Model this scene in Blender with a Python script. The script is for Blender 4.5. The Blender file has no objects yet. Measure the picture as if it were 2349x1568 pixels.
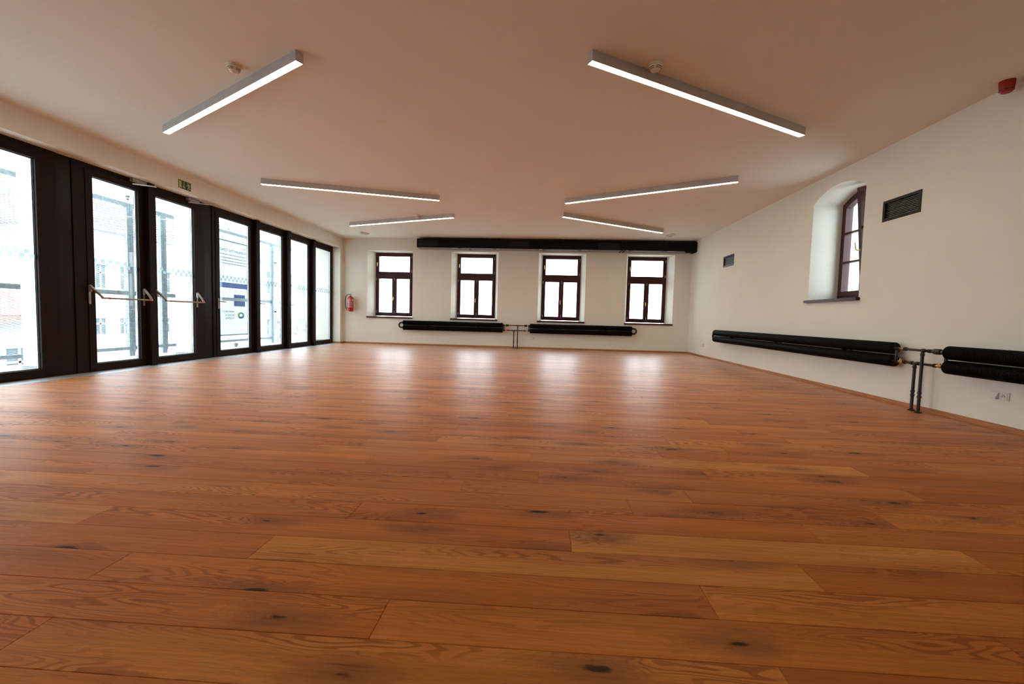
import bpy, bmesh, math, random
from mathutils import Vector, Matrix
random.seed(7)
sc = bpy.context.scene
col = sc.collection

# ------------------------------------------------------------------ camera, sky, exposure
def set_camera():
    F, yaw, pitch, roll, h = 986.5, .0664, .0578, .0260, .873      # focal in pixels of a 2349 px wide frame
    f = Vector((-math.sin(yaw)*math.cos(pitch), math.cos(yaw)*math.cos(pitch), -math.sin(pitch)))
    r = Vector((math.cos(yaw), math.sin(yaw), 0)); u = r.cross(f)
    r2 = math.cos(roll)*r + math.sin(roll)*u; u2 = -math.sin(roll)*r + math.cos(roll)*u
    cd = bpy.data.cameras.new('camera'); cd.sensor_width = 36; cd.lens = F/2349*36; cd.clip_start = .05; cd.clip_end = 400
    co = bpy.data.objects.new('camera', cd); col.objects.link(co)
    m = Matrix((r2, u2, -f)).transposed().to_4x4(); m.translation = (0, 0, h)
    co.matrix_world = m
    sc.camera = co
set_camera()
SKY = 8.2
w = bpy.data.worlds.new('world'); sc.world = w; w.use_nodes = True
bg = w.node_tree.nodes['Background']; bg.inputs['Color'].default_value = (.87, .97, 1.05, 1); bg.inputs['Strength'].default_value = SKY
sc.view_settings.view_transform = 'Standard'; sc.view_settings.look = 'None'
sc.view_settings.exposure = 0.04; sc.view_settings.gamma = 1.0; sc.view_settings.use_curve_mapping = False

# ------------------------------------------------------------------ materials
MATS = {}
def new_mat(name):
    m = bpy.data.materials.new(name); m.use_nodes = True
    nt = m.node_tree; b = nt.nodes['Principled BSDF']
    return m, nt, b
def node(nt, typ, props=None, **inp):
    n = nt.nodes.new(typ)
    for k, v in (props or {}).items(): setattr(n, k, v)
    for k, v in inp.items():
        key = k.replace('_', ' ')
        s = n.inputs[int(k[1:])] if k[0] == 'i' and k[1:].isdigit() else n.inputs[key]
        if hasattr(v, 'is_output') or isinstance(v, bpy.types.NodeSocket): nt.links.new(v, s)
        else: s.default_value = v
    return n
def math_n(nt, op, a, b=0.0, clamp=False):
    n = nt.nodes.new('ShaderNodeMath'); n.operation = op; n.use_clamp = clamp
    for i, v in enumerate((a, b)):
        if isinstance(v, bpy.types.NodeSocket): nt.links.new(v, n.inputs[i])
        else: n.inputs[i].default_value = v
    return n.outputs[0]
def maprange(nt, v, a, b, c=0., d=1.):
    n = nt.nodes.new('ShaderNodeMapRange'); n.clamp = True; n.interpolation_type = 'SMOOTHSTEP'
    nt.links.new(v, n.inputs[0])
    for i, q in enumerate((a, b, c, d)): n.inputs[i+1].default_value = q
    return n.outputs[0]
def mixc(nt, fac, a, b, blend='MIX'):
    n = nt.nodes.new('ShaderNodeMix'); n.data_type = 'RGBA'; n.blend_type = blend
    for s, v in ((n.inputs[0], fac), (n.inputs[6], a), (n.inputs[7], b)):
        if isinstance(v, bpy.types.NodeSocket): nt.links.new(v, s)
        else: s.default_value = v if not isinstance(v, tuple) or len(v) == 4 else (*v, 1)
    return n.outputs[2]
def simple(name, color, rough=.5, metal=0., spec=.5, var=.06, vscale=9., bump=0., bscale=80., coat=0.):
    """plain surface with a little procedural tone variation and fine relief"""
    m, nt, b = new_mat(name)
    tc = nt.nodes.new('ShaderNodeTexCoord')
    nz = node(nt, 'ShaderNodeTexNoise', None, Vector=tc.outputs['Object'], Scale=vscale, Detail=3.)
    f = maprange(nt, nz.outputs['Fac'], .3, .7)
    lo = tuple(c*(1-var) for c in color); hi = tuple(min(1, c*(1+var)) for c in color)
    nt.links.new(mixc(nt, f, lo, hi), b.inputs['Base Color'])
    b.inputs['Roughness'].default_value = rough; b.inputs['Metallic'].default_value = metal
    b.inputs['Specular IOR Level'].default_value = spec
    b.inputs['Coat Weight'].default_value = coat
    if bump:
        n2 = node(nt, 'ShaderNodeTexNoise', None, Vector=tc.outputs['Object'], Scale=bscale, Detail=4.)
        bp = node(nt, 'ShaderNodeBump', None, Strength=bump, Distance=.004, Height=n2.outputs['Fac'])
        nt.links.new(bp.outputs[0], b.inputs['Normal'])
    MATS[name] = m
    return m
def emit(name, color, strength):
    m, nt, b = new_mat(name)
    b.inputs['Base Color'].default_value = (.8, .8, .8, 1)
    b.inputs['Emission Color'].default_value = (*color, 1); b.inputs['Emission Strength'].default_value = strength
    MATS[name] = m
def glass(name, tint=(.965, .985, .98), ior=1.45):
    m, nt, b = new_mat(name); nt.nodes.remove(b)
    out = nt.nodes['Material Output']
    t = node(nt, 'ShaderNodeBsdfTransparent', None, Color=(*tint, 1))
    g = node(nt, 'ShaderNodeBsdfGlossy', None, Color=(1, 1, 1, 1), Roughness=.0)
    lw = node(nt, 'ShaderNodeLayerWeight', None, Blend=.5)
    sch = math_n(nt, 'ADD', math_n(nt, 'MULTIPLY', math_n(nt, 'POWER', lw.outputs['Facing'], 5.), .93), .035)
    mx = nt.nodes.new('ShaderNodeMixShader')
    nt.links.new(sch, mx.inputs[0]); nt.links.new(t.outputs[0], mx.inputs[1]); nt.links.new(g.outputs[0], mx.inputs[2])
    nt.links.new(mx.outputs[0], out.inputs[0]); MATS[name] = m
def frosted(name, color=(.82, .9, .92), fac=.45):
    m, nt, b = new_mat(name)
    out = nt.nodes['Material Output']
    t = node(nt, 'ShaderNodeBsdfTransparent', None, Color=(.95, .98, .98, 1))
    d = node(nt, 'ShaderNodeBsdfTranslucent', None, Color=(*color, 1))
    mx = nt.nodes.new('ShaderNodeMixShader'); mx.inputs[0].default_value = fac
    nt.nodes.remove(b)
    nt.links.new(t.outputs[0], mx.inputs[1]); nt.links.new(d.outputs[0], mx.inputs[2]); nt.links.new(mx.outputs[0], out.inputs[0])
    MATS[name] = m
def banner_mat(name, color):
    m, nt, b = new_mat(name)
    out = nt.nodes['Material Output']
    d = node(nt, 'ShaderNodeBsdfDiffuse', None, Color=(*color, 1))
    t = node(nt, 'ShaderNodeBsdfTranslucent', None, Color=(*color, 1))
    mx = nt.nodes.new('ShaderNodeMixShader'); mx.inputs[0].default_value = .6
    nt.nodes.remove(b)
    nt.links.new(d.outputs[0], mx.inputs[1]); nt.links.new(t.outputs[0], mx.inputs[2]); nt.links.new(mx.outputs[0], out.inputs[0])
    MATS[name] = m

def wood_floor():
    m, nt, b = new_mat('oak_plank')
    geo = nt.nodes.new('ShaderNodeNewGeometry')
    at = nt.nodes.new('ShaderNodeAttribute'); at.attribute_name = 'rnd'; rnd = at.outputs['Fac']
    sep = nt.nodes.new('ShaderNodeSeparateXYZ'); nt.links.new(geo.outputs['Position'], sep.inputs[0])
    x = math_n(nt, 'ADD', sep.outputs[0], math_n(nt, 'MULTIPLY', rnd, 173.))
    y = math_n(nt, 'ADD', sep.outputs[1], math_n(nt, 'MULTIPLY', rnd, 93.))
    def vec(kx, ky, kz=0.):
        c = nt.nodes.new('ShaderNodeCombineXYZ')
        nt.links.new(math_n(nt, 'MULTIPLY', x, kx), c.inputs[0]); nt.links.new(math_n(nt, 'MULTIPLY', y, ky), c.inputs[1])
        c.inputs[2].default_value = kz
        return c.outputs[0]
    # knots, their halos and a few drying cracks
    vo = node(nt, 'ShaderNodeTexVoronoi', {'feature': 'F1', 'voronoi_dimensions': '2D'}, Vector=vec(1.7, 5.4), Scale=1.0, Randomness=1.0)
    vs = nt.nodes.new('ShaderNodeSeparateColor'); nt.links.new(vo.outputs['Color'], vs.inputs[0])
    has = maprange(nt, vs.outputs[0], .56, .60)
    wob = node(nt, 'ShaderNodeTexNoise', None, Vector=vec(16, 42), Scale=1., Detail=4.)
    wob2 = node(nt, 'ShaderNodeTexNoise', None, Vector=vec(4, 13, 2.), Scale=1., Detail=3.)
    dist = math_n(nt, 'ADD', vo.outputs['Distance'], math_n(nt, 'MULTIPLY', math_n(nt, 'SUBTRACT', wob.outputs['Fac'], .5), .16))
    dist = math_n(nt, 'SUBTRACT', dist, math_n(nt, 'MULTIPLY', math_n(nt, 'POWER', vs.outputs[1], 2.), .062))
    core = math_n(nt, 'MULTIPLY', maprange(nt, dist, .050, .0), has)
    core = math_n(nt, 'MULTIPLY', core, maprange(nt, wob2.outputs['Fac'], .30, .52, .25, 1.))
    halo = math_n(nt, 'MULTIPLY', maprange(nt, math_n(nt, 'ADD', dist, math_n(nt, 'MULTIPLY', math_n(nt, 'SUBTRACT', wob2.outputs['Fac'], .5), .5)), .40, .02), has)
    crk = node(nt, 'ShaderNodeTexNoise', None, Vector=vec(1.5, 36., 11.), Scale=1., Detail=2.)
    crm = node(nt, 'ShaderNodeTexNoise', None, Vector=vec(.8, 4.5, 17.), Scale=1., Detail=1.)
    crack = math_n(nt, 'MULTIPLY', maprange(nt, crk.outputs['Fac'], .66, .72), maprange(nt, crm.outputs['Fac'], .58, .66))
    # growth rings: contour bands of a field stretched along the board
    fld = node(nt, 'ShaderNodeTexNoise', None, Vector=vec(1.0, 7.0, 3.3), Scale=1., Detail=2.6, Roughness=.45)
    fv = math_n(nt, 'ADD', fld.outputs['Fac'], math_n(nt, 'MULTIPLY', halo, .14))
    band = math_n(nt, 'SINE', math_n(nt, 'MULTIPLY', fv, 185.))
    band = maprange(nt, band, .0, .80)
    wht = node(nt, 'ShaderNodeTexNoise', None, Vector=vec(.9, 5.2, 9.), Scale=1., Detail=1.)
    bstr = maprange(nt, wht.outputs['Fac'], .46, .64)
    band = math_n(nt, 'MULTIPLY', band, math_n(nt, 'ADD', math_n(nt, 'MULTIPLY', bstr, .85), .12))
    # fibre and pores
    fib = node(nt, 'ShaderNodeTexNoise', None, Vector=vec(2.6, 95., 1.), Scale=1., Detail=3.)
    pore = node(nt, 'ShaderNodeTexNoise', None, Vector=vec(14., 330., 5.), Scale=1., Detail=1.)
    fibv = maprange(nt, fib.outputs['Fac'], .32, .68)
    porev = maprange(nt, pore.outputs['Fac'], .60, .75)
    tone = node(nt, 'ShaderNodeTexNoise', None, Vector=vec(.6, 7., 7.), Scale=1., Detail=2.)
    ramp = nt.nodes.new('ShaderNodeValToRGB'); nt.links.new(rnd, ramp.inputs[0])
    e = ramp.color_ramp.elements
    e[0].position = 0.; e[0].color = (.80, .265, .046, 1)
    e[1].position = 1.; e[1].color = (.67, .192, .028, 1)
    for p, c in ((.22, (.82, .300, .060)), (.40, (.66, .195, .030)), (.58, (.77, .255, .045)), (.80, (.69, .220, .036)), (.92, (.85, .345, .075))):
        q = e.new(p); q.color = (*c, 1)
    c = mixc(nt, maprange(nt, tone.outputs['Fac'], .3, .7), ramp.outputs[0], (.66, .58, .50), 'MULTIPLY')
    c = mixc(nt, .75, ramp.outputs[0], c)
    c = mixc(nt, math_n(nt, 'MULTIPLY', band, .66), c, (.27, .076, .018))
    c = mixc(nt, math_n(nt, 'MULTIPLY', fibv, .28), c, (.34, .105, .026))
    c = mixc(nt, math_n(nt, 'MULTIPLY', porev, .38), c, (.13, .044, .014))
    c = mixc(nt, math_n(nt, 'MULTIPLY', halo, .50), c, (.15, .060, .028))
    c = mixc(nt, math_n(nt, 'MULTIPLY', core, .93), c, (.014, .009, .007))
    c = mixc(nt, math_n(nt, 'MULTIPLY', crack, .7), c, (.07, .028, .012))
    nt.links.new(c, b.inputs['Base Color'])
    rg = math_n(nt, 'ADD', math_n(nt, 'MULTIPLY', band, .06), math_n(nt, 'ADD', math_n(nt, 'MULTIPLY', tone.outputs['Fac'], .16), .28))
    b.inputs['Roughness'].default_value = .6; b.inputs['Specular IOR Level'].default_value = .06
    hgt = math_n(nt, 'ADD', math_n(nt, 'MULTIPLY', band, -.5), math_n(nt, 'MULTIPLY', fibv, -.5))
    bp = node(nt, 'ShaderNodeBump', None, Strength=.14, Distance=.0012, Height=hgt)
    nt.links.new(bp.outputs[0], b.inputs['Normal'])
    # oiled finish: hardly any sheen from above, a strong one at grazing angles
    gl = node(nt, 'ShaderNodeBsdfGlossy', None, Color=(1, 1, 1, 1)); nt.links.new(rg, gl.inputs['Roughness']); nt.links.new(bp.outputs[0], gl.inputs['Normal'])
    lw = node(nt, 'ShaderNodeLayerWeight', None, Blend=.5)
    fac = math_n(nt, 'ADD', math_n(nt, 'MULTIPLY', math_n(nt, 'POWER', lw.outputs['Facing'], 13.), 1.35), .004)
    fac = math_n(nt, 'MULTIPLY', fac, math_n(nt, 'SUBTRACT', 1.0, math_n(nt, 'MULTIPLY', band, .35)))
    mx = nt.nodes.new('ShaderNodeMixShader'); nt.links.new(fac, mx.inputs[0]); nt.links.new(b.outputs[0], mx.inputs[1]); nt.links.new(gl.outputs[0], mx.inputs[2])
    nt.links.new(mx.outputs[0], nt.nodes['Material Output'].inputs[0])
    MATS['oak_plank'] = m
wood_floor()
def strip_wood():
    m, nt, b = new_mat('skirting_wood')
    tc = nt.nodes.new('ShaderNodeTexCoord')
    mp = node(nt, 'ShaderNodeMapping', None, Vector=tc.outputs['Object'], Scale=(3, 3, 60))
    nz = node(nt, 'ShaderNodeTexNoise', None, Vector=mp.outputs[0], Scale=1., Detail=4.)
    nt.links.new(mixc(nt, maprange(nt, nz.outputs['Fac'], .3, .7), (.50, .22, .085), (.38, .15, .052)), b.inputs['Base Color'])
    b.inputs['Roughness'].default_value = .42; MATS['skirting_wood'] = m
strip_wood()

simple('wall_paint', (.866, .858, .765), .85, spec=.2, var=.015, vscale=1.3, bump=.12, bscale=55)
simple('ceiling_paint', (.872, .862, .775), .88, spec=.2, var=.012, vscale=1.0, bump=.06, bscale=60)
simple('outside_render', (.84, .86, .84), .9, spec=.2, var=.02, bump=.15, bscale=90)
simple('granite', (.42, .45, .47), .7, var=.3, vscale=160, bump=.1, bscale=200)
simple('subfloor', (.10, .06, .03), .8)
simple('dark_frame', (.0150, .0070, .0042), .45, var=.15, spec=.10)
simple('dark_panel', (.013, .0065, .0042), .32, var=.10, spec=.14)
simple('maroon_frame', (.052, .0105, .0095), .34, var=.18, spec=.28)
simple('maroon_sill', (.060, .0125, .0105), .28, var=.12, spec=.25)
simple('black_gasket', (.008, .008, .009), .5)
simple('bead_metal', (.80, .82, .84), .25, metal=.9)
simple('radiator_black', (.0045, .0045, .005), .6, spec=.10, var=.1)
simple('pipe_black', (.016, .016, .017), .38, spec=.5)
simple('duct_black', (.0045, .0045, .005), .5, spec=.12, var=.2)
simple('duct_underside', (.16, .17, .18), .12, metal=.9, var=.1)  # lighter than the black duct: colour raised to strengthen the windows' reflection
simple('brass', (.72, .50, .22), .28, metal=1.)
simple('brass_dark', (.55, .42, .22), .32, metal=1.)
simple('steel_brushed', (.36, .33, .28), .34, metal=1.)
simple('chrome', (.42, .43, .45), .22, metal=1.)
simple('alu_grey', (.56, .57, .58), .45, metal=.25, spec=.4, var=.03)
simple('galvanised', (.30, .36, .40), .5, metal=.3, var=.18, vscale=30)
simple('threshold_metal', (.66, .78, .90), .38, metal=.6, var=.05)  # blue tint puts the sky's reflection into the metal's colour
simple('closer_grey', (.36, .34, .33), .4, metal=.5)
simple('white_plastic', (.80, .79, .74), .30, var=.02)
simple('cream_plastic', (.90, .86, .74), .38, var=.02)
simple('shiny_white', (.86, .86, .84), .08, var=.02, coat=.5)
simple('socket_dark', (.03, .03, .03), .5)
simple('vent_dark', (.012, .012, .013), .42, spec=.2)
simple('vent_slat', (.20, .20, .19), .35, metal=.3)
simple('duct_slat', (.016, .016, .017), .4, spec=.3)
simple('vent_shade', (.004, .004, .004), .8)  # near-black colour stands in for the shade behind the grilles
simple('red_enamel', (.45, .012, .014), .16, var=.06, spec=.6, coat=.4)
simple('red_plastic', (.36, .018, .010), .32, var=.06)
simple('red_sticker', (.55, .05, .05), .4)
simple('label_pink', (.55, .17, .20), .4, var=.25, vscale=140)
simple('label_white', (.85, .72, .72), .45)
simple('label_yellow', (.80, .62, .06), .45)
simple('rubber_black', (.012, .012, .012), .45)
simple('sign_green', (.006, .048, .030), .35, var=.05)
simple('sign_lume', (.60, .62, .22), .5, var=.04)
simple('concrete', (.66, .69, .69), .75, var=.08, vscale=4, bump=.15)
simple('asphalt', (.45, .46, .47), .9, var=.1)
simple('facade_white', (.86, .87, .86), .9, var=.03)
simple('facade_trim', (.70, .76, .78), .85, var=.04)
simple('far_glass', (.13, .16, .17), .35, var=.3, vscale=2, spec=.2)
simple('far_frame', (.55, .50, .46), .6)
simple('roof_tile', (.42, .24, .20), .8, var=.3, vscale=14)
simple('roof_grey', (.36, .33, .33), .8, var=.3, vscale=14)
simple('cream_steel', (.72, .74, .66), .5)
simple('stone_wall', (.30, .29, .27), .9, var=.5, vscale=6, bump=.4, bscale=9)
glass('pane_glass'); frosted('frost_square', (.34, .38, .39), .58)
banner_mat('banner_cloth', (.80, .84, .83)); banner_mat('banner_blue', (.13, .26, .58)); banner_mat('banner_text', (.20, .30, .52))
banner_mat('banner_grey', (.38, .44, .45)); banner_mat('banner_yellow', (.5, .42, .06)); banner_mat('banner_teal', (.15, .50, .48)); banner_mat('banner_green', (.45, .60, .10))
banner_mat('canopy_sheet', (.80, .85, .86))
emit('lamp_glow', (1.0, .915, .72), 27.0)

# ------------------------------------------------------------------ mesh helpers
class MB:
    def __init__(s): s.v = []; s.f = []
    def add(s, vs, fs):
        o = len(s.v); s.v += [tuple(p) for p in vs]; s.f += [tuple(i+o for i in f) for f in fs]; return s
    def box(s, x0, x1, y0, y1, z0, z1):
        x0, x1 = sorted((x0, x1)); y0, y1 = sorted((y0, y1)); z0, z1 = sorted((z0, z1))
        v = [(x0,y0,z0),(x1,y0,z0),(x1,y1,z0),(x0,y1,z0),(x0,y0,z1),(x1,y0,z1),(x1,y1,z1),(x0,y1,z1)]
        return s.add(v, [(0,3,2,1),(4,5,6,7),(0,1,5,4),(1,2,6,5),(2,3,7,6),(3,0,4,7)])
    def bbox(s, x0, x1, y0, y1, z0, z1, b):
        """box with chamfered edges"""
        bm = bmesh.new(); r = bmesh.ops.create_cube(bm, size=1.0)
        for q in bm.verts: q.co = Vector(((x0+x1)/2+q.co.x*abs(x1-x0), (y0+y1)/2+q.co.y*abs(y1-y0), (z0+z1)/2+q.co.z*abs(z1-z0)))
        bmesh.ops.bevel(bm, geom=bm.edges[:], offset=b, segments=2, affect='EDGES')
        bm.verts.index_update()
        s.add([q.co[:] for q in bm.verts], [[q.index for q in f.verts] for f in bm.faces]); bm.free(); return s
    def bar(s, a, b, wx, wz, up=(0, 0, 1)):
        a = Vector(a); b = Vector(b); d = (b-a).normalized(); u = Vector(up)
        sd = d.cross(u)
        if sd.length < 1e-4: sd = d.cross(Vector((1, 0, 0)))
        sd.normalize(); u = sd.cross(d).normalized()
        v = [p + sd*i*wx/2 + u*j*wz/2 for p in (a, b) for i, j in ((-1,-1),(1,-1),(1,1),(-1,1))]
        return s.add(v, [(0,1,2,3),(7,6,5,4),(0,4,5,1),(1,5,6,2),(2,6,7,3),(3,7,4,0)])
    def lathe(s, prof, o, axis=(0, 0, 1), seg=20, caps=True):
        """prof = [(radius, distance along axis)]"""
        d = Vector(axis).normalized(); t = Vector((1, 0, 0)) if abs(d.x) < .9 else Vector((0, 1, 0))
        a = d.cross(t).normalized(); b = d.cross(a); o = Vector(o); n = len(prof)
        v = []
        for r, h in prof:
            for k in range(seg):
                q = 2*math.pi*k/seg; v.append(o + d*h + (a*math.cos(q)+b*math.sin(q))*r)
        f = []
        for i in range(n-1):
            for k in range(seg):
                k2 = (k+1) % seg; f.append((i*seg+k, i*seg+k2, (i+1)*seg+k2, (i+1)*seg+k))
        if caps: f += [tuple(range(seg))[::-1], tuple(range((n-1)*seg, n*seg))]
        return s.add(v, f)
    def cyl(s, a, b, r, seg=16):
        a = Vector(a); b = Vector(b); return s.lathe([(r, 0), (r, (b-a).length)], a, b-a, seg)
    def tube(s, path, r, seg=10, radii=None):
        P = [Vector(p) for p in path]; n = len(P); v = []; f = []
        t0 = (P[1]-P[0]).normalized(); ref = Vector((0, 0, 1)) if abs(t0.z) < .9 else Vector((1, 0, 0))
        a = t0.cross(ref).normalized()
        for i, p in enumerate(P):
            t = (P[min(i+1, n-1)]-P[max(i-1, 0)]).normalized()
            a = (a - t*a.dot(t)).normalized(); b = t.cross(a); rr = radii[i] if radii else r
            for k in range(seg):
                q = 2*math.pi*k/seg; v.append(p + (a*math.cos(q)+b*math.sin(q))*rr)
        for i in range(n-1):
            for k in range(seg):
                k2 = (k+1) % seg; f.append((i*seg+k, i*seg+k2, (i+1)*seg+k2, (i+1)*seg+k))
        f += [tuple(range(seg))[::-1], tuple(range((n-1)*seg, n*seg))]
        return s.add(v, f)
    def prism(s, pts, ext):
        """closed polygon (3D points) extruded by the vector ext"""
        n = len(pts); e = Vector(ext); P = [Vector(p) for p in pts]
        return s.add(P + [p+e for p in P], [tuple(range(n))[::-1], tuple(range(n, 2*n))] + [(i, (i+1) % n, n+(i+1) % n, n+i) for i in range(n)])
    def ring(s, rects, ax):
        """rectangular frame: rects = (outer(a0,a1,b0,b1), inner(...)), ax = function (a,b,depth)->point, built between depth d0,d1"""
        (o, i, d0, d1) = rects
        v = []
        for d in (d0, d1):
            for r in (o, i): v += [ax(r[0], r[2], d), ax(r[1], r[2], d), ax(r[1], r[3], d), ax(r[0], r[3], d)]
        f = []
        for k in range(4):
            k2 = (k+1) % 4
            f += [(k, k2, 4+k2, 4+k), (8+k, 12+k, 12+k2, 8+k2), (k, 8+k, 8+k2, k2), (4+k, 4+k2, 12+k2, 12+k)]
        return s.add(v, f)
    def build(s, name, mat, parent=None, smooth=None, loc=None):
        off = Vector((0, 0, 0))
        p = parent
        while p is not None: off += p.location; p = p.parent
        if loc is not None: off = off + (Vector(loc) - off); 
        me = bpy.data.meshes.new(name)
        me.from_pydata([tuple(Vector(q)-off) for q in s.v], [], s.f)
        bm = bmesh.new(); bm.from_mesh(me); bmesh.ops.recalc_face_normals(bm, faces=bm.faces[:]); bm.to_mesh(me); bm.free()
        me.materials.append(MATS[mat])
        if smooth is not None:
            me.shade_smooth(); me.set_sharp_from_angle(angle=math.radians(smooth))
        o = bpy.data.objects.new(name, me); col.objects.link(o)
        if parent is not None: o.parent = parent
        elif loc is not None: o.location = loc
        return o
def tag(o, label, cat, group=None, kind=None):
    o['label'] = label; o['category'] = cat
    if group: o['group'] = group
    if kind: o['kind'] = kind
    return o
def thing(name, loc, label, cat, group=None, kind=None):
    o = bpy.data.objects.new(name, None); col.objects.link(o); o.location = loc; o.empty_display_size = .1
    return tag(o, label, cat, group, kind)
def copy_tree(o, parent=None):
    c = o.copy(); col.objects.link(c); c.parent = parent
    for ch in list(o.children): copy_tree(ch, c)
    return c

# ------------------------------------------------------------------ room
XL, XR, YF, H, YB = -5.72, 4.03, 12.09, 3.0, -1.6
XFR, XO, XS = -5.93, -6.51, -5.66            # glazing face, outer face of the left wall, edge of the boards
JAMB = 11.92
# floor slab and boards
fl = MB().box(XO, XR+.3, YB-.3, YF+.3, -.30, -.0125).build('floor', 'subfloor')
tag(fl, 'oiled oak plank floor with dark knots across the whole room', 'floor', kind='structure')
def build_floor():
    WD, S0, SL = .1645, 1.58-.0823, .012
    known = {-3: [-1.34, .63], -1: [-1.43, .55], 0: [-1.01, .96], 1: [-1.84, .14, 1.67], 2: [-1.94, -.80, 1.16], 3: [-1.33, .44, 1.58],
             4: [-2.36, -.38, .76, 2.29], 5: [-1.70, .01, 1.97], 6: [-2.98, -1.0, .97], 7: [-.04], 8: [.80, 2.48], 9: [-.70]}
    def clip(poly, axis, lim, keep_less):
        out = []; n = len(poly)
        for i in range(n):
            a, b = poly[i], poly[(i+1) % n]
            ia = (a[axis] <= lim) if keep_less else (a[axis] >= lim); ib = (b[axis] <= lim) if keep_less else (b[axis] >= lim)
            if ia: out.append(a)
            if ia != ib:
                t = (lim-a[axis])/(b[axis]-a[axis]); out.append((a[0]+(b[0]-a[0])*t, a[1]+(b[1]-a[1])*t))
        return out
    rng = random.Random(11); pieces = []
    k0 = int((YB-S0)/WD)-1; k1 = int((YF-S0)/WD)+3
    for k in range(k0, k1):
        j = sorted(known.get(k, [rng.uniform(-1.2, 1.2)]))
        while j[0] > XS+.35: j.insert(0, j[0]-rng.choice((1.98, 1.98, 1.75, 1.4, 1.1)))
        while j[-1] < XR-.35: j.append(j[-1]+rng.choice((1.98, 1.98, 1.75, 1.4, 1.1)))
        j = [XS] + [q for q in j if XS+.3 < q < XR-.3] + [XR+.005]
        for a, b in zip(j, j[1:]):
            ya, yb = S0+(k-.5)*WD, S0+(k+.5)*WD
            g = .0005
            poly = [(a+g, ya+g+SL*a), (b-g, ya+g+SL*b), (b-g, yb-g+SL*b), (a+g, yb-g+SL*a)]
            poly = clip(poly, 1, YF+.004, True)
            if len(poly) >= 3: poly = clip(poly, 1, YB, False)
            if len(poly) < 3: continue
            pieces.append((poly, rng.random(), [rng.uniform(-.0003, .0003) for _ in range(4)]))
    def geom(poly, jit):
        n = len(poly); cx = sum(p[0] for p in poly)/n; cy = sum(p[1] for p in poly)/n; c = .0011
        ins = [(x + (c if x < cx else -c), y + (c if y < cy else -c)) for x, y in poly]
        v = [(x, y, -.012) for x, y in poly] + [(x, y, -.0011) for x, y in poly] + [(x, y, jit[i % 4]) for i, (x, y) in enumerate(ins)]
        f = [tuple(range(2*n, 3*n))]
        for i in range(n):
            q = (i+1) % n; f += [(i, q, n+q, n+i), (n+i, n+q, 2*n+q, 2*n+i)]
        return v, f
    def vis(p):
        y = sum(q[1] for q in p[0])/len(p[0]); x = sum(q[0] for q in p[0])/len(p[0])
        return (y if y > .55 else 100-y) + (50 if abs(x+.06*y) > 2.1*y+.6 else 0)
    pieces.sort(key=vis)
    def mk(name, lst):
        V, Fc, R = [], [], []
        for poly, r, jit in lst:
            v, f = geom(poly, jit); o = len(V); V += v; Fc += [tuple(i+o for i in q) for q in f]; R += [r]*len(v)
        me = bpy.data.meshes.new(name); me.from_pydata(V, [], Fc)
        a = me.attributes.new('rnd', 'FLOAT', 'POINT'); a.data.foreach_set('value', R)
        me.materials.append(MATS['oak_plank'])
        o = bpy.data.objects.new(name, me); col.objects.link(o); o.parent = fl
        return o
    for p in pieces[:300]: mk('plank', [p])
    o = mk('plank_field', pieces[300:]); o['kind'] = 'stuff'
build_floor()

ce = MB().box(XO, XR+.8, YB-.3, YF+.8, H, H+.3).build('ceiling', 'ceiling_paint')
tag(ce, 'flat white painted ceiling carrying the linear lights', 'ceiling', kind='structure')

def wall_holes(P, arange, brange, holes, thick):
    """wall with openings; P(a,b,d) -> point, d = depth into the wall. hole = dict(front, back, mid depth, arch)"""
    m = MB()
    A = sorted(set([arange[0], arange[1]] + [h['r'][i] for h in holes for i in (0, 1)]))
    B = sorted(set([brange[0], brange[1]] + [h['r'][i] for h in holes for i in (2, 3)]))
    for a0, a1 in zip(A, A[1:]):
        for b0, b1 in zip(B, B[1:]):
            ca, cb = (a0+a1)/2, (b0+b1)/2
            if any(h['r'][0] < ca < h['r'][1] and h['r'][2] < cb < h['r'][3] for h in holes): continue
            m.add([P(a0,b0,0), P(a1,b0,0), P(a1,b1,0), P(a0,b1,0)], [(0,1,2,3)])
    for h in holes:
        a0, a1, b0, b1 = h['r']
        def loop(r, spring=None, n=14):
            a0, a1, b0, b1 = r
            if spring is None: return [(a0,b0),(a1,b0),(a1,b1),(a0,b1)]
            wd = (a1-a0)/2; rise = b1-spring; R = (wd*wd+rise*rise)/(2*rise); c = b1-R; am = (a0+a1)/2; th = math.asin(wd/R)
            return [(a0,b0),(a1,b0)] + [(am+R*math.sin(th-2*th*i/n), c+R*math.cos(th-2*th*i/n)) for i in range(n+1)]
        sp = h.get('spring')
        L0 = loop(h['r'], sp)
        if sp is not None:                      # spandrels between the arch and its bounding box
            arc = L0[2:]; mid = len(arc)//2
            for i in range(len(arc)-1):
                q, p = arc[i], arc[i+1]
                m.add([P(q[0],q[1],0), P(p[0],p[1],0), P(p[0],b1,0), P(q[0],b1,0)], [(0,1,2,3)])
        loops = [(L0, 0)]
        for r, d, s2 in h['steps']: loops.append((loop(r, s2), d))
        for (la, da), (lb, db) in zip(loops, loops[1:]):
            n = len(la)
            for i in range(n):
                k = (i+1) % n
                m.add([P(*la[i],da), P(*la[k],da), P(*lb[k],db), P(*lb[i],db)], [(0,1,2,3)])
        if h.get('closed'):
            lb, db = loops[-1]; m.add([P(*q,db) for q in lb], [tuple(range(len(lb)))])
    return m
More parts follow.
